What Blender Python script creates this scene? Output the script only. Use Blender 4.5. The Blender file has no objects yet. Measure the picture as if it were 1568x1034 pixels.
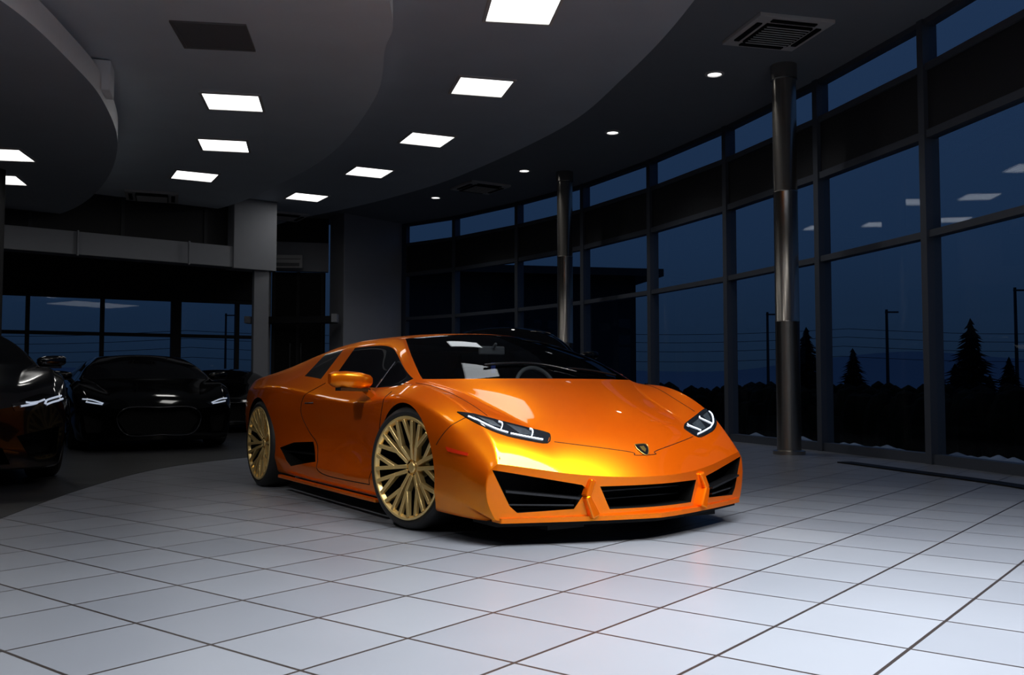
import bpy, bmesh, math, random
from mathutils import Vector, Matrix
from mathutils.bvhtree import BVHTree
random.seed(4)
D=bpy.data; S=bpy.context.scene; COL=S.collection
S.view_settings.view_transform='Standard'
S.view_settings.look='None'

# ---------------------------------------------------------------- materials
def mat(name,col,rough=.5,metal=0,coat=0,emi=None,es=0,noise=0,nscale=20,bump=0,spec=.5,coatr=.04):
    m=D.materials.new(name); m.use_nodes=True; nt=m.node_tree; b=nt.nodes['Principled BSDF']
    b.inputs['Base Color'].default_value=(*col,1); b.inputs['Roughness'].default_value=rough
    b.inputs['Metallic'].default_value=metal; b.inputs['Coat Weight'].default_value=coat
    b.inputs['Coat Roughness'].default_value=coatr; b.inputs['Specular IOR Level'].default_value=spec
    if emi: b.inputs['Emission Color'].default_value=(*emi,1); b.inputs['Emission Strength'].default_value=es
    if noise or bump:
        tc=nt.nodes.new('ShaderNodeTexCoord'); n=nt.nodes.new('ShaderNodeTexNoise'); n.inputs['Scale'].default_value=nscale
        n.inputs['Detail'].default_value=5
        nt.links.new(tc.outputs['Object'],n.inputs['Vector'])
        if noise:
            mx=nt.nodes.new('ShaderNodeMixRGB'); mx.inputs[1].default_value=(*[c*(1-noise) for c in col],1)
            mx.inputs[2].default_value=(*[min(1,c*(1+noise)) for c in col],1)
            nt.links.new(n.outputs['Fac'],mx.inputs[0]); nt.links.new(mx.outputs[0],b.inputs['Base Color'])
        if bump:
            bp=nt.nodes.new('ShaderNodeBump'); bp.inputs['Strength'].default_value=bump; bp.inputs['Distance'].default_value=.02
            nt.links.new(n.outputs['Fac'],bp.inputs['Height']); nt.links.new(bp.outputs[0],b.inputs['Normal'])
    return m
def pearl(name,c1,c2,fac,r2):
    m=mat(name,c1,.5,0,.5,noise=.03,nscale=900,coatr=.02,spec=.1); nt=m.node_tree; a=nt.nodes['Principled BSDF']
    o=[n for n in nt.nodes if n.type=='OUTPUT_MATERIAL'][0]
    b=nt.nodes.new('ShaderNodeBsdfPrincipled'); b.inputs['Base Color'].default_value=(*c2,1); b.inputs['Metallic'].default_value=1
    b.inputs['Roughness'].default_value=r2; b.inputs['Coat Weight'].default_value=.5; b.inputs['Coat Roughness'].default_value=.02
    b.inputs['Specular Tint'].default_value=(1,.6,.1,1)
    mx=nt.nodes.new('ShaderNodeMixShader'); mx.inputs[0].default_value=fac
    nt.links.new(a.outputs[0],mx.inputs[1]); nt.links.new(b.outputs[0],mx.inputs[2])
    g=nt.nodes.new('ShaderNodeNewGeometry'); k=nt.nodes.new('ShaderNodeBsdfDiffuse'); k.inputs[0].default_value=(.004,.004,.004,1)
    m2=nt.nodes.new('ShaderNodeMixShader'); nt.links.new(g.outputs['Backfacing'],m2.inputs[0]); nt.links.new(mx.outputs[0],m2.inputs[1]); nt.links.new(k.outputs[0],m2.inputs[2])
    nt.links.new(m2.outputs[0],o.inputs[0]); return m
M_orange=pearl('orange_pearl_paint',(.82,.105,.0005),(1,.40,.003),.55,.30)
M_carglass=mat('car_glass',(.003,.003,.004),.03,0,.2,noise=.05)
M_black=mat('black_void',(.003,.003,.003),.6,noise=.1,spec=.2)
M_gblack=mat('gloss_black_trim',(.007,.007,.008),.2,0,.3,noise=.05)
M_gold=mat('gold_wheel',(1.0,.70,.28),.32,.7,.4,noise=.05,nscale=200)
M_tyre=mat('tyre_rubber',(.010,.010,.011),.6,noise=.1,nscale=60)
M_disc=mat('brake_steel',(.02,.02,.02),.5,1,noise=.1)
M_hlglass=mat('headlight_glass',(.008,.010,.014),.06,0,1,noise=.1)
M_led=mat('headlight_led',(.85,.9,1),.2,0,0,(.75,.85,1),1.4,noise=.02)
M_chrome=mat('chrome',(.6,.62,.65),.15,1,noise=.03)
M_hlint=mat('headlight_reflector',(.45,.52,.6),.25,1,1,(.35,.45,.55),.12,noise=.7,nscale=40)
M_red=mat('red_reflector',(.5,.02,.005),.2,0,.5,(.8,.04,.01),.10,noise=.05)
M_badge=mat('badge_gold',(.8,.55,.15),.3,1,noise=.05)
M_pblack=mat('black_metallic_paint',(.0012,.0012,.0015),.10,.0,.3,noise=.05,nscale=500,spec=.3,coatr=.02)
M_pgrey=mat('dark_metallic_paint',(.0018,.002,.003),.12,.0,.6,noise=.05,nscale=500,spec=.35,coatr=.02)
M_darkrim=mat('dark_alloy',(.014,.014,.016),.35,.8,noise=.05)
M_cabin=mat('cabin_leather',(.010,.010,.011),.6,noise=.1,nscale=40)
M_fresh=mat('blue_air_freshener',(.05,.08,.35),.5,noise=.05)
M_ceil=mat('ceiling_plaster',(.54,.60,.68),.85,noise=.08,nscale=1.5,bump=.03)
M_ceil3=mat('ceiling_plaster_lit',(.78,.86,.95),.85,noise=.08,nscale=1.5,bump=.03)  # same plaster, lighter: light on the middle level put into the colour
M_ceild=mat('ceiling_plaster_shaded',(.22,.245,.28),.85,noise=.05,nscale=3)  # same plaster, darker: the outer ceiling's dimness is painted in
M_fascia=mat('ceiling_white_lit_edge',(.92,.94,.96),.7,noise=.03)  # white paints light onto the slab edges; junction box is plain white
M_wall=mat('wall_plaster',(.40,.41,.45),.8,noise=.05,nscale=6)
M_wallb=mat('bulkhead_plaster',(.27,.28,.31),.8,noise=.05,nscale=6)
M_walld=mat('dark_wall_panel',(.010,.010,.012),.7,noise=.1)
M_frame=mat('dark_aluminium_frame',(.085,.098,.125),.45,.3,noise=.05)
M_blind=mat('dark_blind_panel',(.016,.017,.021),.6,noise=.1)
M_col=mat('polished_metal_column',(.42,.39,.35),.25,.95,noise=.12,nscale=3)
M_white=mat('white_plastic',(.6,.6,.6),.45,noise=.03)
M_greyp=mat('grey_grille_plastic',(.18,.18,.19),.5,noise=.05)
M_mesh=mat('dark_mesh_plastic',(.02,.02,.021),.4,noise=.05)
M_panel=mat('lit_diffuser',(1,1,1),.5,0,0,(1,.985,.95),2.6,noise=.01)
M_hedge=mat('hedge_leaves',(.002,.003,.003),.95,noise=.5,nscale=12,bump=1,spec=.1)
M_tree=mat('conifer_needles',(.002,.005,.007),.9,noise=.5,nscale=15,spec=.1)
M_pole=mat('pole_concrete',(.012,.016,.022),.8,noise=.1)
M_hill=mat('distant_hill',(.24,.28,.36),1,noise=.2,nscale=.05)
M_snow=mat('snow_strip',(.30,.34,.42),.9,noise=.6,nscale=5,bump=.3)

def glassmat(name,tint,r0=.02,rg=.55):
    m=D.materials.new(name); m.use_nodes=True; nt=m.node_tree; nt.nodes.clear(); N=nt.nodes.new; L=nt.links.new
    o=N('ShaderNodeOutputMaterial'); mx=N('ShaderNodeMixShader')
    t=N('ShaderNodeBsdfTransparent'); t.inputs[0].default_value=(*tint,1)
    g=N('ShaderNodeBsdfGlossy'); g.inputs['Roughness'].default_value=.015; g.inputs[0].default_value=(.85,.92,1,1)
    f=N('ShaderNodeLayerWeight'); f.inputs[0].default_value=.5
    p=N('ShaderNodeMath'); p.operation='POWER'; p.inputs[1].default_value=5; L(f.outputs['Facing'],p.inputs[0])
    a=N('ShaderNodeMath'); a.operation='MULTIPLY_ADD'; a.inputs[1].default_value=rg; a.inputs[2].default_value=r0; L(p.outputs[0],a.inputs[0])
    L(a.outputs[0],mx.inputs[0]); L(t.outputs[0],mx.inputs[1]); L(g.outputs[0],mx.inputs[2]); L(mx.outputs[0],o.inputs[0]); return m
M_glass=glassmat('window_glass',(.88,.95,1.0),.02,.40)
M_wind=glassmat('windscreen_glass',(.50,.54,.56),.015,.5)

def floormat(name,c1,c2,mort,th,loc,tile,rough):
    m=D.materials.new(name); m.use_nodes=True; nt=m.node_tree; b=nt.nodes['Principled BSDF']; N=nt.nodes.new; L=nt.links.new
    tc=N('ShaderNodeTexCoord'); mp=N('ShaderNodeMapping'); mp.inputs['Rotation'].default_value=(0,0,-th); mp.inputs['Location'].default_value=(*loc,0)
    L(tc.outputs['Object'],mp.inputs['Vector'])
    br=N('ShaderNodeTexBrick'); br.offset=0; br.squash=1
    for k,v in (('Scale',1),('Mortar Size',.006),('Mortar Smooth',.1),('Bias',0),('Brick Width',tile),('Row Height',tile)): br.inputs[k].default_value=v
    br.inputs['Color1'].default_value=(*c1,1); br.inputs['Color2'].default_value=(*c2,1); br.inputs['Mortar'].default_value=(*mort,1)
    L(mp.outputs[0],br.inputs['Vector'])
    n=N('ShaderNodeTexNoise'); n.inputs['Scale'].default_value=1.6; n.inputs['Detail'].default_value=4; L(tc.outputs['Object'],n.inputs['Vector'])
    mx=N('ShaderNodeMixRGB'); mx.blend_type='MULTIPLY'; mx.inputs[0].default_value=.15
    L(br.outputs['Color'],mx.inputs[1]); L(n.outputs['Fac'],mx.inputs[2]); L(mx.outputs[0],b.inputs['Base Color'])
    ra=N('ShaderNodeMapRange'); ra.inputs['To Min'].default_value=rough-.02; ra.inputs['To Max'].default_value=rough+.03
    L(n.outputs['Fac'],ra.inputs['Value']); L(ra.outputs[0],b.inputs['Roughness'])
    b.inputs['Specular IOR Level'].default_value=.4
    bp=N('ShaderNodeBump'); bp.inputs['Strength'].default_value=.5; bp.inputs['Distance'].default_value=.003; bp.invert=True
    L(br.outputs['Fac'],bp.inputs['Height']); L(bp.outputs[0],b.inputs['Normal'])
    return m
TH=math.radians(51.9)
M_floor=floormat('light_grey_tiles',(.265,.280,.315),(.220,.234,.268),(.032,.025,.023),TH,(-2.14,-.830),.42,.33)
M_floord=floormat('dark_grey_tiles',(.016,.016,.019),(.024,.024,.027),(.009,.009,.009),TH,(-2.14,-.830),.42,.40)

# ---------------------------------------------------------------- mesh builder
class MB:
    def __init__(s): s.v=[];s.f=[];s.m=[]
    def add(s,vs,fs,m=0):
        o=len(s.v); s.v+= [tuple(p) for p in vs]; s.f+=[tuple(i+o for i in f) for f in fs]; s.m+=[m]*len(fs); return s
    def box(s,c,d,rz=0,m=0):
        M=Matrix.Rotation(rz,3,'Z'); c=Vector(c); h=[x/2 for x in d]
        vs=[c+M@Vector((a*h[0],b*h[1],e*h[2])) for a in(-1,1) for b in(-1,1) for e in(-1,1)]
        return s.add(vs,[(0,1,3,2),(4,6,7,5),(0,4,5,1),(2,3,7,6),(0,2,6,4),(1,5,7,3)],m)
    def seg(s,p,q,z0,z1,t,m=0):
        d=Vector((q[0]-p[0],q[1]-p[1])); L=d.length
        return s.box(((p[0]+q[0])/2,(p[1]+q[1])/2,(z0+z1)/2),(L,t,z1-z0),math.atan2(d.y,d.x),m)
    def pane(s,p,q,z0,z1,m=0):
        return s.add([(p[0],p[1],z0),(q[0],q[1],z0),(q[0],q[1],z1),(p[0],p[1],z1)],[(0,1,2,3)],m)
    def bar(s,p,q,w,h,m=0,up=(0,0,1),w2=None,h2=None):
        p=Vector(p);q=Vector(q);d=(q-p).normalized(); sd=d.cross(Vector(up)).normalized(); u=sd.cross(d)
        w2=w2 or w; h2=h2 or h
        vs=[e+sd*a*ww/2+u*b*hh/2 for e,ww,hh in((p,w,h),(q,w2,h2)) for a in(-1,1) for b in(-1,1)]
        return s.add(vs,[(0,1,3,2),(4,6,7,5),(0,4,5,1),(2,3,7,6),(0,2,6,4),(1,5,7,3)],m)
    def prism(s,pts,z0,z1,m=0,ms=None):
        n=len(pts); vs=[(p[0],p[1],z0) for p in pts]+[(p[0],p[1],z1) for p in pts]
        s.add(vs,[tuple(range(n)),tuple(range(2*n-1,n-1,-1))],m)
        s.add(vs,[(i,(i+1)%n,n+(i+1)%n,n+i) for i in range(n)],m if ms is None else ms); return s
    def lathe(s,prof,n=48,m=0,axis='Y',c=(0,0,0)):
        vs=[];c=Vector(c)
        for r,h in prof:
            for k in range(n):
                a=2*math.pi*k/n
                p=Vector((r*math.cos(a),h,r*math.sin(a))) if axis=='Y' else Vector((r*math.cos(a),r*math.sin(a),h))
                vs.append(c+p)
        fs=[(i*n+k,i*n+(k+1)%n,(i+1)*n+(k+1)%n,(i+1)*n+k) for i in range(len(prof)-1) for k in range(n)]
        return s.add(vs,fs,m)
    def obj(s,name,mats,parent=None,smooth=False,bevel=0,fix=True,ang=35,loc=None,rot=None):
        me=D.meshes.new(name); me.from_pydata(s.v,[],s.f)
        for m in mats: me.materials.append(m)
        me.polygons.foreach_set('material_index',s.m)
        if fix:
            bm=bmesh.new(); bm.from_mesh(me); bmesh.ops.recalc_face_normals(bm,faces=bm.faces); bm.to_mesh(me); bm.free()
        if smooth:
            me.polygons.foreach_set('use_smooth',[True]*len(me.polygons)); me.set_sharp_from_angle(angle=math.radians(ang))
        o=D.objects.new(name,me); COL.objects.link(o)
        if parent: o.parent=parent
        if loc: o.location=loc
        if rot: o.rotation_euler=rot
        if bevel:
            b=o.modifiers.new('b','BEVEL'); b.width=bevel; b.segments=2; b.limit_method='ANGLE'
        return o
def empty(name,loc=(0,0,0),rz=0,parent=None):
    e=D.objects.new(name,None); COL.objects.link(e); e.location=loc; e.rotation_euler=(0,0,rz); e.empty_display_size=.2
    if parent: e.parent=parent
    return e
def catmull(pts,n=6):
    out=[];P=[Vector(p) for p in pts]
    for i in range(len(P)-1):
        a=P[max(i-1,0)];b=P[i];c=P[i+1];d=P[min(i+2,len(P)-1)]
        for k in range(n):
            t=k/n; out.append(.5*((2*b)+(c-a)*t+(2*a-5*b+4*c-d)*t*t+(3*b-a-3*c+d)*t**3))
    out.append(P[-1]); return out

# ---------------------------------------------------------------- camera
F=1444/1568
cam=D.cameras.new('camera'); cam.sensor_width=36; cam.lens=36*F
co=D.objects.new('camera',cam); COL.objects.link(co); co.location=(0,0,.786)
co.rotation_euler=(math.radians(90)+math.atan(73/1444),0,0); S.camera=co; cam.clip_end=500

# ---------------------------------------------------------------- room
wn=[(4.1,-2.6),(4.5,-1.0),(4.72,1.1),(4.82,3.2),(4.78,5.3),(4.60,7.4),(4.23,9.46),(3.76,11.35),(3.11,13.4),(2.31,15.4),(1.35,17.3),(.145,19.0),(-1.23,20.6),(-2.45,21.6)]
HZ=4.5
room=wn+[(-2.6,21.9),(-3.4,22.3),(-5.4,20.9),(-12.9,16.9),(-13.2,-2.7)]
MB().prism(room,-.15,0).obj('floor',[M_floor])
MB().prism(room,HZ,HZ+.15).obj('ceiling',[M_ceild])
cv=catmull([(-2.2,-2.5),(-2.35,1),(-2.6,3.6),(-3.0,5.54),(-3.28,7.47),(-3.3,9.08),(-2.88,10.3),(-2.1,11.5),(-.9,12.6),(.3,13.2)])
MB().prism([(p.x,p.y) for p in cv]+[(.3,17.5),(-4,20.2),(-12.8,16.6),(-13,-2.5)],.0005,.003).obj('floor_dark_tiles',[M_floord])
def window(n,p,q):
    b=MB()
    d=Vector((q[0]-p[0],q[1]-p[1])); a=math.atan2(d.y,d.x)
    b.box((p[0],p[1],HZ/2),(.09,.17,HZ),a)
    for z0,z1 in((.0,.10),(2.27,2.34),(3.28,3.36),(3.97,4.04),(4.44,4.5)): b.seg(p,q,z0,z1,.12)
    b.seg(p,q,3.36,3.97,.06,1)
    for z0,z1 in((.10,2.27),(2.34,3.28),(4.04,4.44)): b.pane(p,q,z0,z1,2)
    b.obj('window_%d'%n,[M_frame,M_blind,M_glass])
for i in range(len(wn)-1): window(i+1,wn[i],wn[i+1])
MB().box((-2.45,21.6,HZ/2),(.1,.18,HZ),.7).obj('trim_1',[M_frame])
MB().prism([(-3.62,20.2),(-2.53,21.58),(-3.3,22.25),(-4.05,20.85)],0,HZ).obj('wall_pillar',[M_wall],bevel=.02)
b=MB()
b.seg((-5.5,20.62),(-4.1,20.95),3.3,3.94,.2,0); b.seg((-5.5,20.62),(-4.1,20.95),3.94,4.5,.1,1)
b.seg((-5.5,20.62),(-5.3,20.66),0,3.3,.2,0)
b.obj('wall_back',[M_wall,M_walld])
b=MB(); b.seg((-5.28,20.68),(-4.15,20.90),.02,3.28,.05,0)
for t in(.03,.5,.97):
    x=-5.27+1.1*t;y=20.66+.22*t
    b.box((x,y-.04,1.65),(.07,.07,3.26),.2,1)
b.bar((-4.85,20.6,1.0),(-4.85,20.6,1.7),.03,.03,2,up=(0,1,0)); b.bar((-4.62,20.64,1.0),(-4.62,20.64,1.7),.03,.03,2,up=(0,1,0))
b.obj('door_1',[M_black,M_walld,M_chrome])
b=MB(); b.seg((-5.6,20.3),(-3.75,20.0),2.1,2.25,.3,0); b.box((-5.65,20.2,2.18),(.12,.3,.15),0,1); b.box((-3.75,19.93,2.2),(.12,.25,.18),0,1)
b.obj('door_canopy',[M_walld,M_wall],bevel=.01)  # canopy over the entrance door
b=MB(); b.box((-4.93,20.3,3.45),(.8,.24,.28),.1,0); b.box((-4.93,20.165,3.38),(.7,.02,.07),.1,1); b.box((-4.93,20.17,3.5),(.74,.015,.012),.1,1)
b.obj('air_curtain_unit',[M_white,M_greyp],bevel=.03)
P0=Vector((-9.9,18.3));PD=Vector((4.4,2.3))
ts=[-.68,-.45,-.19,.085,.357,.644,.897,1.0]
nodes=[tuple(P0+PD*t) for t in ts]
for i in range(len(nodes)-1):
    p,q=nodes[i],nodes[i+1]; b=MB(); a=math.atan2(PD.y,PD.x)
    b.box((p[0],p[1],1.3),(.08 if i!=5 else .2,.16,2.6),a)
    for z0,z1 in((0,.1),(1.79,1.86),(2.54,2.62)): b.seg(p,q,z0,z1,.1)
    b.pane(p,q,.1,1.79,1); b.pane(p,q,1.86,2.54,1)
    b.obj('window_%d'%(20+i),[M_walld,M_glass])
b=MB(); b.seg(nodes[0],nodes[-1],2.62,HZ,.2); b.obj('wall_back.001',[M_walld])
b=MB(); b.seg((-10.6,12.75),(-4.9,17.33),2.92,3.30,.35); b.seg((-5.15,17.1),(-4.5,17.6),2.90,4.2,.4)
for t in(.35,.6,.85): b.box((-10.6+5.7*t+.1,12.75+4.58*t-.22,3.10),(.03,.05,.42),.68,0)
b.obj('wall_bulkhead',[M_wallb],bevel=.01)
b=MB(); b.seg((-10.6,12.85),(-5.0,17.4),3.30,4.2,.06,0)
for t in(.1,.3,.5,.7,.9): b.box((-10.6+5.6*t,12.85+4.55*t,3.75),(.06,.1,.9),.68,1)
b.seg((-5.0,17.3),(-5.5,20.6),3.2,4.5,.08,0)
b.obj('trim_mezzanine_panels',[M_walld,M_blind])
MB().box((-4.68,17.48,1.46),(.27,.27,2.92),.4).obj('wall_column',[M_wallb],bevel=.01)
MB().seg((-13.05,-2.7),(-13.05,16.9),0,HZ,.2).obj('wall_left',[M_walld])
MB().seg((-13.1,-2.7),(4.2,-2.7),0,HZ,.2).obj('wall_front',[M_walld])
b=MB(); pp=catmull([(3.95,5.0),(3.93,7.18),(3.62,8.6),(3.37,9.62)],4)
for i in range(len(pp)-1): b.seg(pp[i],pp[i+1],.001,.012,.16)
b.obj('floor_grille_strip',[M_black])
def slab(name,curve,z0,z1,close,m=M_ceil,ms=M_fascia):
    c=[(p.x,p.y) for p in catmull(curve,10)]+close
    return MB().prism(c,z0,z1,0,1).obj(name,[m,ms],smooth=True,ang=30)
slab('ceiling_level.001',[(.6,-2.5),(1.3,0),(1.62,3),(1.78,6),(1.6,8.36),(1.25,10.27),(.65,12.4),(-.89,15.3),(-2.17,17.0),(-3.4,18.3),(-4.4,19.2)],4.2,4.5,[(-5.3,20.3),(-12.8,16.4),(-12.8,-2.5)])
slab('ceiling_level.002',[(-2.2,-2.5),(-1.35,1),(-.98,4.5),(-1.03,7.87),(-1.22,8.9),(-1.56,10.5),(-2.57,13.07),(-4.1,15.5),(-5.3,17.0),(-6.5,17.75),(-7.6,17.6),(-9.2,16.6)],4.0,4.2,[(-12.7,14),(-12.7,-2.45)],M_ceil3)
d4=[(-12,2.2),(-9.0,1.6),(-6.3,2.4),(-4.6,4.2),(-3.9,5.8),(-3.74,6.89),(-3.85,8.1),(-4.05,9.2),(-4.57,10.8),(-5.5,12.7),(-6.66,14.5),(-7.7,15.6),(-8.6,15.9),(-10.2,15.4),(-12,13.5)]
slab('ceiling_level.003',d4,3.6,3.84,[],M_ceil)
slab('ceiling_recess',[(x*.97-.35,(y-8.5)*.93+8.5) for x,y in d4],3.84,4.0,[],ms=M_ceil)
MB().box((-4.12,9.25,3.83),(.26,.34,.30),.3).obj('ceiling_junction_box',[M_fascia],bevel=.01)
def lamp(kind,name,loc,e,parent=None,size=.6,sy=None,rot=(0,0,0),col=(1,.98,.95),spot=None,spread=None):
    l=D.lights.new(name,kind); l.energy=e; l.color=col
    if kind=='AREA':
        l.size=size
        if sy: l.shape='RECTANGLE'; l.size_y=sy
        if spread: l.spread=math.radians(spread)
    if kind=='SPOT': l.spot_size=spot; l.spot_blend=.8; l.shadow_soft_size=size
    o=D.objects.new(name,l); COL.objects.link(o); o.location=loc; o.rotation_euler=rot
    if parent: o.parent=parent
    return o
def panel(u,v,z,rot,on=True,XY=None,e=2.5):
    if XY: X,Y=XY
    else:
        Y=1444*(z-.786)/(590-v); X=(u-784)/1444*Y
    b=MB()
    for sx,sy,dx,dy in((.66,.03,0,.315),(.66,.03,0,-.315),(.03,.6,.315,0),(.03,.6,-.315,0)): b.box((dx,dy,-.008),(sx,sy,.02),0,1)
    b.box((0,0,-.002),(.6,.6,.012),0,0)
    o=b.obj('ceiling_light_panel' if on else 'ceiling_access_panel',[M_panel if on else M_greyp,M_white if on else M_greyp],loc=(X,Y,z),rot=(0,0,math.radians(rot)))
    if on: lamp('AREA','panel_lamp',(0,0,-.03),e,o,.56)
for u,v,r in((800,3,8),(737,126,14),(652,209,24),(563,260,27),(467,299,31)): panel(u,v,4.2,r)
for u,v,r in((351,150,10),(338,218,12),(293,266,28)): panel(u,v,4.0,r)
panel(320,46,4.0,8,False)
for u,v,r in((-8,232,10),(-12,271,14)): panel(u,v,3.6,r)
for xy,r in(((.3,6.2),4),((.35,4.0),0),((.2,1.8),-4)): panel(0,0,4.2,r,True,xy,6)  # panels out of view, added to light the car and floor
for xy,r in(((-2.6,5.0),0),((-2.7,2.6),-4)): panel(0,0,4.0,r,True,xy,4)  # two more unseen panels, added to light the left side
def cassette(u,v,z,rot,s=.84):
    Y=1444*(z-.786)/(590-v); X=(u-784)/1444*Y; b=MB(); h=s/2
    b.box((0,0,-.02),(s,s,.04),0,0); b.box((0,0,-.05),(s*.62,s*.62,.03),0,1)
    for k in range(9): b.box((0,-s*.27+k*s*.0675,-.068),(s*.58,.012,.01),0,0)
    for k in range(4):
        a=k*math.pi/2; b.box((math.cos(a)*s*.40,math.sin(a)*s*.40,-.045),(.06,s*.6,.02),a,1)
    b.obj('ceiling_air_conditioner',[M_white,M_black],bevel=.008,loc=(X,Y,z),rot=(0,0,math.radians(rot)))
cassette(1197,38,4.5,14); cassette(735,283,4.5,32); cassette(228,297,4.0,20); cassette(430,328,4.2,30)
for u,v in((1099,106),(940,198),(803,258),(666,300)):
    Y=1444*(HZ-.786)/(590-v); X=(u-784)/1444*Y
    b=MB(); b.lathe([(.115,0),(.115,-.012),(.085,-.018),(.08,-.006)],32,1,'Z'); b.lathe([(.08,-.006),(.001,-.006)],32,0,'Z')
    o=b.obj('ceiling_spotlight',[M_panel,M_white],loc=(X,Y,HZ)); lamp('SPOT','spot_lamp',(0,0,-.03),36,o,.05,spot=2.2)
b=MB(); b.lathe([(.001,-.07),(.03,-.06),(.045,-.03),(.05,0)],20,0,'Z'); b.obj('smoke_detector',[M_white],smooth=True,loc=(.75,12.9,HZ))
for x,y in((3.16,10.8),(.92,16.3),(4.0,5.0)):
    b=MB(); b.lathe([(.18,0),(.18,.04),(.135,.05),(.135,1.5),(.138,1.505),(.138,1.52),(.135,1.525),(.135,3.0),(.138,3.005),(.138,3.02),(.135,3.025),(.135,4.32),(.15,4.33),(.15,4.5)],48,0,'Z')
    b.obj('round_column',[M_col],smooth=True,loc=(x,y,0))
b=MB(); b.lathe([(.12,0),(.12,3.6)],32,0,'Z'); b.obj('round_column',[M_walld],smooth=True,loc=(-6.75,12.2,0))
# ---------------------------------------------------------------- exterior
MB().prism([(-90,-60),(120,-60),(120,140),(-90,140)],-.4,-.2).obj('ground',[mat('snowy_ground',(.04,.055,.08),.9,noise=.9,nscale=.8)])
b=MB()
def lump(x,y,r,h): b.lathe([(.01,h),(r*.5,h*.93),(r*.9,h*.6),(r,h*.2),(r*.8,-.3)],9,0,'Z',(x,y,0))
wc=catmull(wn,20); sn=MB()
for i in range(len(wc)-1):
    d=(wc[i+1]-wc[i]).normalized(); nr=Vector((d.y,-d.x))
    for k in range(3):
        p=wc[i]+nr*(1.5+.3*k+random.uniform(-.12,.12)); lump(p.x,p.y,random.uniform(.14,.26),random.uniform(.48,.78)+.04*k)
    if i%2==0:
        p=wc[i]+nr*.55; sn.lathe([(.01,.03+random.uniform(0,.07)),(.2,.01),(.32,-.2)],9,0,'Z',(p.x,p.y,0))
for i in range(140): lump(-32+.21*i,26+random.uniform(-.4,.4),random.uniform(.25,.5),random.uniform(.45,.75))
b.obj('hedge',[M_hedge],smooth=True); sn.obj('snow_bank',[M_snow],smooth=True)
def conifer(u,vt,Y):
    X=(u-784)/1444*Y; H=.786+(590-vt)*Y/1444; b=MB(); b.lathe([(.07,-.3),(.03,H*.9)],8,0,'Z')
    L=26
    for k in range(L):
        t=k/L; z=.1+t*(H-.1); r=(1-t)**.9*H*.40+.05; n=38; vs=[(0,0,z+H/L*1.5)]
        for j in range(n):
            a=2*math.pi*j/n+k; rr=r*(1 if j%2 else .5)*random.uniform(.35,1.2); vs.append((rr*math.cos(a),rr*math.sin(a),z-random.uniform(.02,.16)*(j%2)))
        b.add(vs,[(0,1+j,1+(j+1)%n) for j in range(n)])
    b.obj('conifer_tree',[M_tree],loc=(X,Y,0),fix=False)
for a in((1235,503,30),(1306,535,30),(1487,490,26),(1545,548,25),(1440,570,31),(1462,558,28),(1212,560,33),(1515,575,29)): conifer(*a)
for u,vt,Y in((1176,478,40),(1359,474,36),(1557,440,34),(345,480,48),(1700,430,34)):
    X=(u-784)/1444*Y; H=.786+(590-vt)*Y/1444
    b=MB(); b.lathe([(.07,-.4),(.05,H)],10,0,'Z'); b.box((0.2,0,H-.1),(.5,.06,.06)); b.obj('utility_pole',[M_pole],loc=(X,Y,0))
b=MB()
for z,y in((3.3,44),(2.95,44.3),(2.55,44.6),(2.1,44.9)):
    f=lambda t:Vector((-30+90*t,y-4*t,z-.25*math.sin((t*6)%1*math.pi)))
    for i in range(60): b.bar(f(i/60),f((i+1)/60-.0001),.022,.022)
b.obj('power_lines',[M_pole])
b=MB(); hx=[(-90,2),(-60,3),(-30,2.5),(0,3),(25,2.5),(38,4),(50,5.0),(62,4.2),(80,3),(110,3)]
hc=catmull([(x,z,0) for x,z in hx],8)
for i in range(len(hc)-1):
    b.add([(hc[i].x,110,-1),(hc[i+1].x,110,-1),(hc[i+1].x,118,hc[i+1].y),(hc[i].x,118,hc[i].y)],[(0,1,2,3)])
b.obj('distant_hill',[M_hill],smooth=True)
b=MB(); b.box((-.8,34,2.1),(9,6,4.6),.2,0); b.box((-.8,34,4.55),(10.5,7.4,.25),.2,1); b.obj('neighbouring_building',[M_pole,M_blind])

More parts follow.
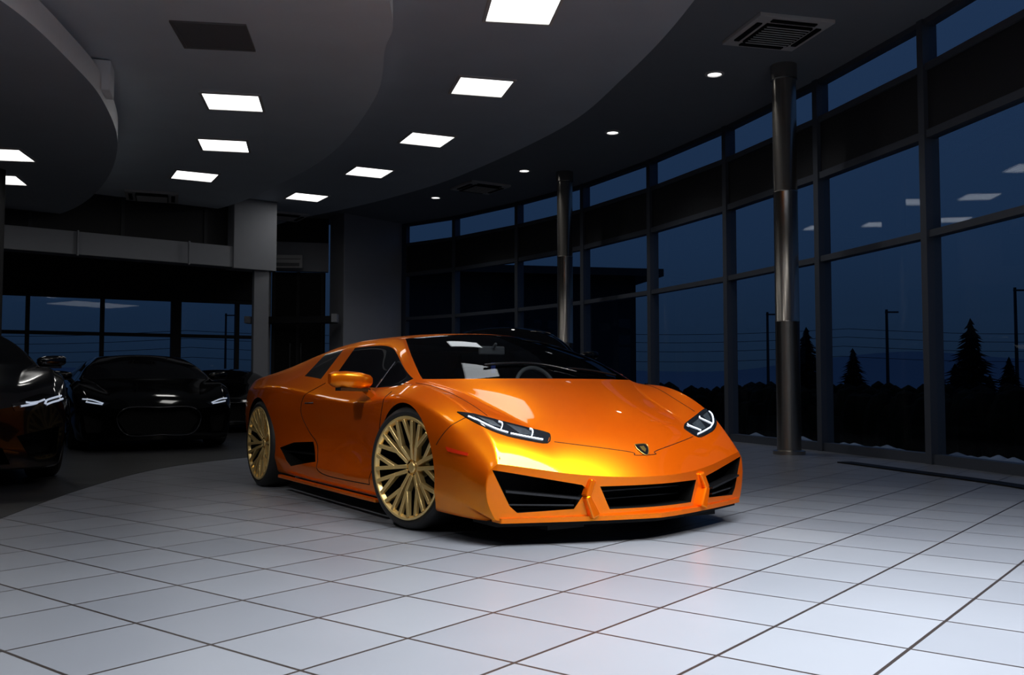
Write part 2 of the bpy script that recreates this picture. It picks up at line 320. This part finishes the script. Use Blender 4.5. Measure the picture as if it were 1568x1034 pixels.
# ---------------------------------------------------------------- cars
TAB=[
 (-2.12,[(0,.25),(.35,.25),(.60,.25),(.72,.30),(.77,.42),(.79,.58),(.77,.74),(.72,.82),(.64,.85),(.5,.865),(.28,.87),(0,.87)]),
 (-1.95,[(0,.18),(.4,.18),(.76,.20),(.85,.30),(.88,.45),(.885,.60),(.865,.74),(.80,.83),(.69,.855),(.52,.875),(.3,.885),(0,.885)]),
 (-1.62,[(0,.13),(.5,.13),(.86,.14),(.92,.25),(.94,.43),(.950,.60),(.930,.75),(.845,.845),(.70,.895),(.55,.915),(.3,.925),(0,.93)]),
 (-1.31,[(0,.12),(.5,.12),(.88,.13),(.94,.25),(.955,.43),(.975,.61),(.955,.765),(.84,.865),(.70,.93),(.57,.955),(.3,.97),(0,.975)]),
 (-1.0,[(0,.12),(.5,.12),(.89,.13),(.935,.25),(.94,.43),(.970,.61),(.950,.775),(.835,.87),(.68,.985),(.57,1.02),(.3,1.045),(0,1.05)]),
 (-.65,[(0,.12),(.5,.12),(.90,.13),(.935,.24),(.885,.42),(.925,.60),(.925,.75),(.82,.85),(.66,1.02),(.565,1.07),(.3,1.10),(0,1.11)]),
 (-.30,[(0,.12),(.5,.12),(.91,.13),(.94,.24),(.850,.42),(.885,.585),(.902,.71),(.815,.82),(.64,1.045),(.56,1.09),(.3,1.13),(0,1.14)]),
 (-.20,[(0,.12),(.5,.12),(.91,.13),(.94,.24),(.845,.42),(.88,.58),(.900,.70),(.81,.81),(.635,1.05),(.56,1.10),(.3,1.135),(0,1.145)]),
 (.2,[(0,.12),(.5,.12),(.91,.13),(.94,.23),(.838,.40),(.862,.56),(.888,.68),(.81,.775),(.615,1.06),(.55,1.10),(.3,1.14),(0,1.15)]),
 (.47,[(0,.12),(.5,.12),(.91,.13),(.94,.23),(.855,.40),(.872,.56),(.890,.67),(.81,.765),(.44,.61,1.045),(.46,.545,1.09),(.54,.28,1.12),(.57,0,1.13)]),
 (.75,[(0,.12),(.5,.12),(.91,.13),(.94,.23),(.89,.40),(.905,.57),(.910,.68),(.82,.77),(.78,.735,.950),(.82,.69,.982),(.93,.36,1.0),(.97,0,1.01)]),
 (.98,[(0,.12),(.5,.12),(.91,.13),(.945,.24),(.935,.42),(.94,.60),(.925,.715),(1.04,.845,.785),(1.10,.81,.808),(1.14,.770,.818),(1.30,.40,.822),(1.36,0,.822)]),
 (1.29,[(0,.12),(.5,.12),(.90,.13),(.945,.25),(.955,.45),(.965,.62),(.945,.73),(1.31,.86,.798),(1.34,.75,.785),(1.38,.63,.752),(1.49,.33,.765),(1.54,0,.772)]),
 (1.58,[(0,.12),(.5,.12),(.90,.13),(.94,.25),(.95,.42),(.955,.57),(.930,.67),(.840,.738),(.73,.710),(1.60,.59,.668),(1.68,.32,.698),(1.72,0,.706)]),
 (1.83,[(0,.11),(.5,.11),(.87,.12),(.905,.22),(.915,.35),(.915,.46),(.890,.55),(.81,.630),(.70,.622),(1.86,.54,.588),(1.91,.3,.615),(1.94,0,.622)]),
 (1.97,[(0,.11),(2.05,.42,.11),(1.97,.79,.11),(1.94,.865,.17),(1.94,.885,.27),(1.94,.885,.37),(1.95,.865,.45),(1.985,.785,.515),(2.02,.66,.525),(2.06,.50,.506),(2.11,.28,.512),(2.14,0,.517)]),
 (99,[(0,.13),(.35,.12),(.66,.12),(.82,.125),(.855,.2),(.865,.28),(.86,.365),(.81,.405),(.68,.385),(.5,.355),(.28,.328),(0,.322)]),
]
def interp(tab,x):
    if x<=tab[0][0]: return tab[0][1]+(x-tab[0][0])
    for (a,b),(c,d) in zip(tab,tab[1:]):
        if x<=c: return b+(d-b)*(x-a)/(c-a)
    return tab[-1][1]+(x-tab[-1][0])
def project(bvh,kind,a,b,sgn,off):
    if kind=='front': o,d=Vector((3.2,a*sgn,b)),Vector((-1,0,0))
    elif kind=='side': o,d=Vector((a,2*sgn,b)),Vector((0,-sgn,0))
    elif kind=='top': o,d=Vector((a,b*sgn,3)),Vector((0,0,-1))
    elif kind=='rear': o,d=Vector((-3.2,a*sgn,b)),Vector((1,0,0))
    h=bvh.ray_cast(o,d)
    if h[0] is None: return None
    n=h[1]
    if n.dot(d)>0: n=-n
    return h[0]+n*off
def patch(name,bvh,kind,pts,sgn,off,m,parent,sub=4):
    bm=bmesh.new(); vs=[bm.verts.new((p[0],p[1],0)) for p in pts]; bm.faces.new(vs)
    bmesh.ops.triangulate(bm,faces=bm.faces[:])
    for k in range(sub): bmesh.ops.subdivide_edges(bm,edges=bm.edges[:],cuts=1,use_grid_fill=True)
    bad=[]
    for v in bm.verts:
        q=project(bvh,kind,v.co.x,v.co.y,sgn,off)
        if q is None: bad.append(v)
        else: v.co=q
    if bad: bmesh.ops.delete(bm,geom=bad,context='VERTS')
    bmesh.ops.recalc_face_normals(bm,faces=bm.faces)
    me=D.meshes.new(name); bm.to_mesh(me); bm.free(); me.materials.append(m)
    me.polygons.foreach_set('use_smooth',[True]*len(me.polygons))
    o=D.objects.new(name,me); COL.objects.link(o); o.parent=parent; return o
def bodyline(name,bvh,kind,pts,sgn,m,parent,r=.0025,off=.0,n=10):
    c=catmull([(p[0],p[1],0) for p in pts],n); q=[project(bvh,kind,p.x,p.y,sgn,off) for p in c]; q=[x for x in q if x is not None]
    if len(q)<2: return
    cu=D.curves.new(name,'CURVE'); cu.dimensions='3D'; cu.bevel_depth=r; cu.bevel_resolution=2
    sp=cu.splines.new('POLY'); sp.points.add(len(q)-1)
    for i,p in enumerate(q): sp.points[i].co=(*p,1)
    cu.materials.append(m); o=D.objects.new(name,cu); COL.objects.link(o); o.parent=parent

def wheel(parent,name,x,y,R,rr,steer,mrim,dens=6,w=.24):
    e=empty(name,(x,y,R),steer+(math.pi if y>0 else 0),parent)
    h=w/2; b=MB()
    b.lathe([(rr-.005,-h+.01),(rr+.012,-h-.002),(R-.03,-h-.004),(R-.012,-h+.008),(R,-h+.03),(R,h-.03),(R-.012,h-.008),(rr+.01,h),(rr-.005,h-.01)],72)
    for k in range(3): b.lathe([(R+.0005,-.05+.05*k-.004),(R+.0005,-.05+.05*k+.004)],72)
    b.obj('tyre',[M_tyre],e,True)
    b=MB(); b.lathe([(rr-.004,-h+.016),(rr+.004,-h+.002),(rr+.001,-h-.006),(rr-.010,-h-.006),(rr-.018,-h+.006),(rr-.022,-h+.016)],72)
    b.lathe([(rr-.022,-h+.016),(rr-.028,-h+.05),(rr-.03,0),(rr-.035,h-.02)],72,1)
    b.lathe([(.001,-h+.035),(.024,-h+.035),(.030,-h+.04),(.032,-h+.052),(.052,-h+.056),(.060,-h+.07),(.06,.0)],40)
    for k in range(5):
        a=2*math.pi*k/5; b.lathe([(.001,-h+.045),(.007,-h+.045),(.007,-h+.065)],10,1,c=(.042*math.cos(a),0,.042*math.sin(a)))
    P=lambda r,a,yy: Vector((r*math.cos(a),yy,r*math.sin(a)))
    st=2*math.pi/dens
    for k in range(dens):
        a=st*k+.2
        for sg in(-1,1):
            A=P(.048,a+sg*.27,-h+.058);B=P(rr*.47,a+sg*st*.155,-h+.034);C=P(rr-.014,a+sg*st*.125,-h+.004)
            b.bar(A,B,.021,.036,0,up=(0,-1,0),w2=.022); b.bar(B,C,.021,.034,0,up=(0,-1,0),w2=.021,h2=.022)
            E=P(rr-.014,a+sg*st*.395,-h+.004); b.bar(B,E,.022,.032,0,up=(0,-1,0),w2=.021,h2=.02)
    b.obj('rim',[mrim,M_black],e,True,bevel=.003)
    b=MB(); b.lathe([(.07,.02),(rr*.66,.02),(rr*.66,.04),(.07,.04)],48,0); b.lathe([(.001,.06),(rr*.9,.07)],32,1)
    for k in range(7):
        a=.5+k*.13; b.box((math.cos(a)*rr*.60,.0,math.sin(a)*rr*.60),(.045,.06,.07),0,1)
    b.obj('brake_disc',[M_disc,M_black],e,True)
    return e

def build_car(name,loc,heading,zmap,paint,style,sub=2,xs=1.0,ys=1.0,R=.335,rr=.28,rimmat=M_darkrim,steer=0):
    root=empty(name,(loc[0],loc[1],0),heading)
    Z=lambda z: interp(zmap,z) if zmap else z
    MT=[paint,M_carglass,M_gblack,M_black,M_wind if style=='super' else M_carglass]
    px=lambda y: 2.31-.33*abs(y)**1.3
    rows=[]
    for sx,pts in TAB:
        row=[]
        for p in pts:
            if len(p)==3: x,y,z=p
            elif sx==99: y,z=p; x=px(y)
            else: x=sx; y,z=p
            row.append(Vector((x*xs,y*ys,Z(z))))
        rows.append(row)
    bm=bmesh.new(); cl=bm.edges.layers.float.new('crease_edge'); V=[]
    for r in rows:
        ring=[bm.verts.new(p) for p in r]
        mir=[bm.verts.new((p.x,-p.y,p.z)) for p in r[1:11]]
        V.append((ring,[ring[0]]+mir+[ring[11]]))
    def crease(a,b_,c):
        e=bm.edges.get((a,b_))
        if e: e[cl]=c
    for i in range(len(V)-1):
        for h in(0,1):
            A,B=V[i][h],V[i+1][h]
            for j in range(11):
                f=bm.faces.new((A[j],B[j],B[j+1],A[j+1])); mi=0
                if j in(9,10) and i in(9,10): mi=4
                if j==7 and i in(7,8,9,10): mi=1
                if j==7 and i in(5,): mi=2
                if j in(9,10) and i in(2,3,4): mi=1
                if j in(0,): mi=3
                if j in(1,): mi=2 if i<15 else 0
                f.material_index=mi
    for h in(0,1):
        A=V[-1][h]; B=V[0][h]
        for q in((0,1,10,11),(1,2,9,10),(2,3,8,9),(3,4,7,8),(4,5,6,7)):
            bm.faces.new([A[k] for k in q]); f=bm.faces.new([B[k] for k in q])
        for j in range(7,11): crease(A[j],A[j+1],1.0); crease(B[j],B[j+1],.6)
        crease(A[6],A[7],.7)
        for j in range(0,3): crease(A[j],A[j+1],.8)
        for j in(4,5,3): crease(A[j],A[j+1],.65)
        for i in range(len(V)-1):
            a,b_=V[i][h],V[i+1][h]
            crease(a[2],b_[2],.6)
            if 4<=i<=10: crease(a[8],b_[8],.5); crease(a[9],b_[9],.6); crease(a[7],b_[7],.6)
            if i<=5: crease(a[7],b_[7],.4)
            if i>=11: crease(a[9],b_[9],.75); crease(a[7],b_[7],.65)
            if 1<=i<=13: crease(a[6],b_[6],.5)
            crease(a[3],b_[3],.8)
        r=V[11][h]
        for j in(9,10): crease(r[j],r[j+1],.8)
        r=V[9][h]
        for j in(9,10): crease(r[j],r[j+1],.5)
    bmesh.ops.recalc_face_normals(bm,faces=bm.faces)
    me=D.meshes.new('body'); bm.to_mesh(me); bm.free()
    for m in MT: me.materials.append(m)
    body=D.objects.new('body',me); COL.objects.link(body)
    s=body.modifiers.new('s','SUBSURF'); s.levels=sub; s.render_levels=sub
    dg=bpy.context.evaluated_depsgraph_get(); dg.update()
    m0=D.meshes.new_from_object(body.evaluated_get(dg)); body.modifiers.clear(); body.data=m0
    bb=bmesh.new(); bb.from_mesh(m0); bvh=BVHTree.FromBMesh(bb); bb.free()
    c=MB(); axf=1.275*xs; axr=-1.31*xs; ar=R+.026
    for ax in(axf,axr):
        for sy in(-1,1):
            n=56; y0,y1=(.60*ys)*sy,1.15*sy
            vs=[(ax+ar*math.cos(2*math.pi*k/n),yy,R-.005+ar*math.sin(2*math.pi*k/n)) for yy in(y0,y1) for k in range(n)]
            c.add(vs,[tuple(range(n)),tuple(range(2*n-1,n-1,-1))]+[(k,(k+1)%n,n+(k+1)%n,n+k) for k in range(n)])
    def yz(poly,x0,x1):
        n=len(poly); vs=[(x0,p[0]*ys,Z(p[1])) for p in poly]+[(x1,p[0]*ys,Z(p[1])) for p in poly]
        c.add(vs,[tuple(range(n)),tuple(range(2*n-1,n-1,-1))]+[(k,(k+1)%n,n+(k+1)%n,n+k) for k in range(n)])
    if style=='super':
        yz([(-.32,.284),(.32,.284),(.27,.170),(-.27,.170)],1.98,2.6)
        for sy in(-1,1):
            yz([(sy*.835,.376),(sy*.74,.358),(sy*.41,.294),(sy*.385,.272),(sy*.45,.178),(sy*.72,.166),(sy*.755,.20)],1.90,2.6)
            poly=[(-.86,.325),(-.62,.375),(-.30,.395),(-.13,.27),(-.62,.205)]; n=len(poly)
            vs=[(p[0],sy*.72,p[1]) for p in poly]+[(p[0],sy*1.1,p[1]) for p in poly]
            c.add(vs,[tuple(range(n)),tuple(range(2*n-1,n-1,-1))]+[(k,(k+1)%n,n+(k+1)%n,n+k) for k in range(n)])
    elif style=='mid':
        yz([(-.36,.36),(.36,.36),(.48,.28),(.36,.17),(-.36,.17),(-.48,.28)],2.1,2.6)
        for sy in(-1,1): yz([(sy*.58,.31),(sy*.84,.34),(sy*.80,.18),(sy*.62,.18)],1.9,2.6)
    else:
        for sy in(-1,1):
            yz([(sy*.03,.35),(sy*.26,.36),(sy*.30,.30),(sy*.24,.25),(sy*.04,.25)],2.1,2.6)
            yz([(sy*.50,.24),(sy*.82,.27),(sy*.80,.17),(sy*.60,.16)],1.9,2.6)
        yz([(-.40,.20),(.40,.20),(.46,.14),(-.46,.14)],2.05,2.6)
    cut=c.obj('cutter',MT); cut.data.polygons.foreach_set('material_index',[3]*len(cut.data.polygons))
    bo=body.modifiers.new('b','BOOLEAN'); bo.object=cut; bo.operation='DIFFERENCE'; bo.solver='EXACT'
    dg=bpy.context.evaluated_depsgraph_get(); dg.update()
    m1=D.meshes.new_from_object(body.evaluated_get(dg)); body.modifiers.clear(); body.data=m1
    D.objects.remove(cut)
    m1.polygons.foreach_set('use_smooth',[True]*len(m1.polygons)); m1.set_sharp_from_angle(angle=math.radians(28))
    body.parent=root
    for ax in(axf,axr):
        for sy in(-1,1):
            wheel(root,'wheel_%s_%s'%('front' if ax>0 else 'rear','left' if sy>0 else 'right'),ax,sy*(.82 if ax>0 else .83)*ys,R,rr,steer if ax>0 else 0,rimmat)
    zz=lambda pts:[(p[0],Z(p[1])) for p in pts]
    for sg in(-1,1):
        sd='left' if sg>0 else 'right'
        if style=='super':
            HL=[(.850,.648),(.79,.638),(.68,.606),(.56,.572),(.475,.546),(.465,.531),(.51,.495),(.60,.508),(.70,.532),(.78,.568),(.825,.610)]
            patch('headlight_'+sd,bvh,'front',HL,sg,.004,M_hlglass,root)
            patch('headlight_reflector_'+sd,bvh,'front',[(.79,.622),(.72,.602),(.70,.567),(.75,.582)],sg,.006,M_hlint,root,2)
            patch('headlight_reflector_'+sd,bvh,'front',[(.66,.586),(.57,.560),(.55,.527),(.63,.537)],sg,.006,M_hlint,root,2)
            for q,r in(([(.825,.625),(.79,.596),(.74,.564),(.69,.545)],.0038),([(.72,.558),(.68,.588),(.69,.598)],.003),([(.68,.541),(.60,.523),(.525,.508)],.0038),([(.575,.525),(.535,.552),(.54,.560)],.003)):
                bodyline('led_strip_'+sd,bvh,'front',q,sg,M_led,root,r,.007,6)
            bodyline('headlight_edge_'+sd,bvh,'front',HL+[HL[0]],sg,M_black,root,.0035,0,3)
            bodyline('bonnet_line_'+sd,bvh,'front',[(0,.425),(.07,.427),(.10,.445),(.47,.50)],sg,M_black,root,.0022)
            bodyline('bonnet_edge_'+sd,bvh,'top',[(1.80,.715),(1.6,.735),(1.3,.79),(1.16,.81)],sg,M_black,root,.0022)
            bodyline('fender_line_'+sd,bvh,'side',[(1.80,.635),(1.74,.57),(1.66,.48)],sg,M_black,root,.0022)
            bodyline('door_line_'+sd,bvh,'side',[(.99,.75),(.95,.6),(.88,.4),(.80,.20)],sg,M_black,root,.003)
            bodyline('door_line_'+sd,bvh,'side',[(-.22,.80),(-.42,.7),(-.48,.58),(-.38,.46),(-.22,.38),(-.1,.28),(.05,.20),(.80,.20)],sg,M_black,root,.003,n=8)
            bodyline('window_pillar_'+sd,bvh,'side',[(.62,.77),(.66,.86),(.70,.93)],sg,M_chrome,root,.006)
            bodyline('door_handle_'+sd,bvh,'side',[(-.40,.66),(-.25,.665)],sg,M_gblack,root,.005)
            bodyline('rear_bumper_line_'+sd,bvh,'side',[(-1.68,.46),(-1.80,.52),(-1.98,.56)],sg,M_black,root,.0025)
            patch('side_marker_'+sd,bvh,'side',[(1.74,.475),(1.90,.450),(1.90,.436),(1.76,.452)],sg,.003,M_red,root,2)
            bodyline('parking_sensor_'+sd,bvh,'front',[(.79,.43),(.793,.43)],sg,M_gblack,root,.009,0,2)
            b=MB(); b.bar((2.06,sg*.77,.272),(2.20,sg*.43,.232),.06,.011,0); b.bar((2.04,sg*.75,.205),(2.18,sg*.45,.198),.05,.008,0)
            b.obj('intake_blades_'+sd,[M_gblack],root)
            b=MB(); b.bar((px(.36)-.01,sg*.360,.318),(px(.40)+.006,sg*.398,.235),.036,.05,0,up=(1,0,0),w2=.030); b.bar((px(.40)+.006,sg*.398,.24),(px(.35)+.006,sg*.355,.135),.030,.05,0,up=(1,0,0),w2=.050)
            b.obj('bumper_strut_'+sd,[paint],root,False,bevel=.008)
            b=MB(); b.bar((-.8,sg*.86,.30),(-.25,sg*.84,.31),.06,.012); b.obj('side_intake_blade_'+sd,[M_gblack],root)
            patch('taillight_'+sd,bvh,'rear',[(.42,.76),(.74,.74),(.76,.68),(.50,.69)],sg,.004,M_red,root,3)
            b=MB(); b.bar((-.85,sg*.93,.118),(.92,sg*.935,.118),.03,.022); b.obj('side_skirt_'+sd,[paint],root,bevel=.005)
        else:
            H=[(.86,.52),(.80,.53),(.62,.47),(.55,.43),(.60,.40),(.78,.42),(.85,.47)] if style=='mid' else [(.85,.47),(.78,.46),(.60,.40),(.46,.37),(.48,.33),(.62,.33),(.80,.37),(.86,.42)]
            patch('headlight_'+sd,bvh,'front',zz(H),sg,.005,M_hlglass,root)
            L=[[(.83,.50),(.74,.485),(.62,.43)],[(.80,.455),(.70,.43),(.63,.415)]] if style=='mid' else [[(.83,.44),(.72,.40),(.70,.365)],[(.70,.405),(.62,.37),(.52,.35)],[(.84,.41),(.76,.385),(.71,.36)],[(.66,.385),(.60,.375),(.56,.38)]]
            for q in L: bodyline('led_strip_'+sd,bvh,'front',zz(q),sg,M_ledim,root,.008,.008)
            bodyline('grille_trim_'+sd,bvh,'front',zz([(.03,.36),(.26,.37),(.31,.30),(.25,.24),(.03,.24),(.03,.36)] if style!='mid' else [(0,.365),(.36,.365),(.48,.28),(.36,.165),(0,.165)]),sg,M_trimd,root,.006,.004,6)
            patch('taillight_'+sd,bvh,'rear',zz([(.42,.76),(.74,.74),(.76,.68),(.50,.69)]),sg,.004,M_red,root,3)
            if style=='gt':
                b=MB()
                for k in range(7): b.box((2.24*xs,sg*(.06+.033*k),Z(.30)),(.02,.008,Z(.35)-Z(.25)),0,0)
                b.obj('grille_slats_'+sd,[M_trimd],root)
        mx,mz=(.63,.812) if style=='super' else (.66,Z(.83)+.03)
        b=MB(); prof=[(-.125,.030,.022),(-.11,.045,.036),(-.05,.062,.052),(.03,.066,.056),(.10,.056,.046),(.125,.034,.03)]
        n=24; vs=[]
        for yy,rx,rz in prof:
            for k in range(n):
                a=2*math.pi*k/n; ca,sa=math.cos(a),math.sin(a)
                vs.append((rx*math.copysign(abs(ca)**.6,ca)*(1 if ca>0 else .6)+yy*-.2,yy,rz*math.copysign(abs(sa)**.55,sa)+.10*(yy if yy>0 else 0)))
        fs=[(i*n+k,i*n+(k+1)%n,(i+1)*n+(k+1)%n,(i+1)*n+k) for i in range(len(prof)-1) for k in range(n)]+[tuple(range(n)),tuple(range(len(vs)-1,len(vs)-n-1,-1))]
        vs=[(x+mx,(y+.99)*sg,z+mz) for x,y,z in vs]
        b.add(vs,fs,0)
        b.bar((mx+.01,sg*.90,mz-.045),(mx+.08,sg*.84*ys,mz-.115),.05,.035,0)
        b.bar((mx+.01,sg*1.07,mz-.050),(mx+.01,sg*.88,mz-.055),.09,.02,1)
        b.obj('mirror_'+sd,[paint,M_gblack],root,True)
    if style=='super':
        b=MB(); ys_=[-.8+.1*k for k in range(17)]
        b.prism([(px(y)+.010,y) for y in ys_]+[(px(y)-.08,y) for y in ys_[::-1]],.118,.142,0)
        b.obj('front_lip',[paint],root,False,bevel=.006)
        b=MB(); b.prism([(px(y)-.03,y) for y in ys_]+[(1.8,.80),(1.8,-.80)],.096,.118,0)
        b.box((2.02,-.45,.088),(.2,.22,.03),0,0); b.box((2.02,.45,.088),(.2,.22,.03),0,0)
        b.obj('front_splitter',[M_black],root)
        b=MB()
        for z in(.205,.245): b.bar((2.12,-.29,z),(2.12,.29,z),.01,.006)
        b.obj('front_grille',[M_mesh],root)
        patch('badge_shield',bvh,'front',[(-.036,.475),(.036,.475),(.038,.455),(.02,.432),(0,.422),(-.02,.432),(-.038,.455)],1,.005,M_gblack,root,3)
        bodyline('badge_rim',bvh,'front',[(-.036,.475),(.036,.475),(.038,.455),(.02,.432),(0,.422),(-.02,.432),(-.038,.455),(-.036,.475)],1,M_badge,root,.0022,.005,4)
        patch('badge_emblem',bvh,'front',[(-.016,.464),(.014,.466),(.018,.450),(.0,.436),(-.012,.447)],1,.007,M_badge,root,2)
        bodyline('wiper',bvh,'top',[(1.24,.25),(1.16,.0),(1.14,-.35)],1,M_gblack,root,.007,.012)
        bodyline('wiper',bvh,'top',[(1.16,.62),(1.18,.4),(1.20,.2)],1,M_gblack,root,.007,.012)
        b=MB(); b.box((-2.02,0,.22),(.22,1.3,.12),0,0)
        for k in range(5): b.box((-2.1,-.5+.25*k,.2),(.25,.015,.16),0,0)
        b.obj('rear_diffuser',[M_gblack],root)
        b=MB(); b.prism([(.85,-.72),(1.25,-.55),(1.32,0),(1.25,.55),(.85,.72)],.60,.785,0); b.box((.80,0,.70),(.16,1.3,.12),0,0)
        b.box((-.1,0,.35),(1.6,1.2,.2),0,0); b.box((-.45,0,.75),(.1,1.2,.6),0,0)
        for sy in(-1,1):
            b.box((.15,sy*.36,.45),(.5,.46,.16),0,0); b.bar((-.02,sy*.36,.5),(-.22,sy*.36,.90),.44,.12,0,up=(1,0,0)); b.bar((-.22,sy*.36,.88),(-.27,sy*.36,1.03),.24,.09,0,up=(1,0,0))
        b.obj('cabin_interior',[M_cabin],root,bevel=.03)
        b=MB(); n=40; vs=[]
        for k in range(n):
            a=2*math.pi*k/n
            for j in range(8):
                t=2*math.pi*j/8; r=.155+.014*math.cos(t); z=.014*math.sin(t)
                y=.34+r*math.cos(a); q=r*math.sin(a)
                vs.append((.66-q*.35+z*.93,y,.76+q*.93+z*.35))
        b.add(vs,[(k*8+j,k*8+(j+1)%8,((k+1)%n)*8+(j+1)%8,((k+1)%n)*8+j) for k in range(n) for j in range(8)],0)
        b.box((.665,.34,.76),(.03,.10,.09),0,0); b.bar((.66,.20,.76),(.66,.48,.76),.02,.03,0); b.bar((.66,.34,.76),(.80,.34,.70),.05,.05,0)
        b.obj('steering_wheel',[M_greyp],root,True)
        b=MB(); b.box((.64,0,1.015),(.03,.19,.055),0,0); b.bar((.66,0,1.03),(.70,0,1.06),.02,.02,0); b.obj('rear_view_mirror',[M_greyp],root,bevel=.008)
        b=MB(); b.bar((.66,0,.99),(.66,0,.93),.004,.004,0); b.box((.66,0,.90),(.01,.03,.07),0,0); b.obj('air_freshener',[M_fresh],root)
    return root
M_ledim=mat('dim_daytime_led',(.5,.55,.6),.3,0,0,(.7,.8,1),.45,noise=.02)
M_trimd=mat('dark_chrome_trim',(.07,.07,.08),.3,.9,noise=.05)
P=(-.474,6.77)
build_car('sports_car',P,math.atan2(-.848,.53),None,M_orange,'super',3,1,1,.335,.28,M_gold,math.radians(13))
zmid=[(.12,.12),(.345,.50),(.53,.64),(.69,.76),(.815,.87),(1.15,1.22)]
zgt=[(.12,.14),(.345,.62),(.53,.77),(.69,.87),(.815,.96),(1.15,1.34)]
build_car('sports_car.001',(-5.3,13.3),math.radians(-61),zmid,M_pblack,'mid',3)
build_car('sports_car.002',(-5.5,17.6),math.radians(-65),[(.12,.12),(.345,.48),(.53,.60),(.69,.70),(.815,.80),(1.15,1.10)],M_pblack,'mid',2)
build_car('coupe',(-5.53,8.86),math.radians(-55),zgt,M_pgrey,'gt',3,1.06,1,.35,.28)
build_car('coupe.001',(-.12,12.4),math.radians(-80),[(a,b*1.15) for a,b in zgt],M_pblack,'gt',2,1.0,.96,.35,.28)

# ---------------------------------------------------------------- lights & world
b=MB(); b.box((0,0,.03),(2.7,2.1,.06),0,1); b.box((0,0,-.005),(2.6,2.0,.02),0,0)
o=b.obj('added_key_softbox',[M_panel,M_gblack],loc=(1.35,2.8,3.9)); lamp('AREA','added_key_lamp',(0,0,-.05),205,o,2.5,1.9,col=(.93,.965,1),spread=105)  # unseen softbox added as key light above the car's front
def spotlight(loc,tgt,e,ang):
    d=(Vector(tgt)-Vector(loc)); q=d.to_track_quat('-Z','Y').to_euler()
    b=MB(); b.lathe([(.001,.16),(.08,.16),(.085,.0),(.095,-.10),(.085,-.10),(.07,-.02),(.001,-.02)],28,0,'Z'); b.box((0,0,.2),(.03,.03,.1),0,0)
    o=b.obj('added_spotlight',[M_gblack],smooth=True,loc=loc,rot=q)
    lamp('SPOT','spot_lamp',(0,0,-.12),e,o,.12,col=(1,.96,.9),spot=math.radians(ang))
spotlight((3.1,2.2,4.0),(.78,5.2,.42),380,30)  # added spot out of view, puts a highlight on the nose
spotlight((-2.6,2.2,3.75),(-1.0,6.2,.48),230,36)  # second added spot, brightens the side of the car
w=D.worlds.new('dusk'); S.world=w; w.use_nodes=True; nt=w.node_tree; bg=nt.nodes['Background']
tc=nt.nodes.new('ShaderNodeTexCoord'); sp=nt.nodes.new('ShaderNodeSeparateXYZ'); cr=nt.nodes.new('ShaderNodeValToRGB')
nt.links.new(tc.outputs['Generated'],sp.inputs[0]); nt.links.new(sp.outputs['Z'],cr.inputs[0]); nt.links.new(cr.outputs[0],bg.inputs[0])
e=cr.color_ramp.elements; e[0].position=0; e[0].color=(.006,.014,.030,1); e[1].position=.5; e[1].color=(.017,.038,.090,1)
x=cr.color_ramp.elements.new(.14); x.color=(.010,.024,.056,1)
bg.inputs[1].default_value=1.0
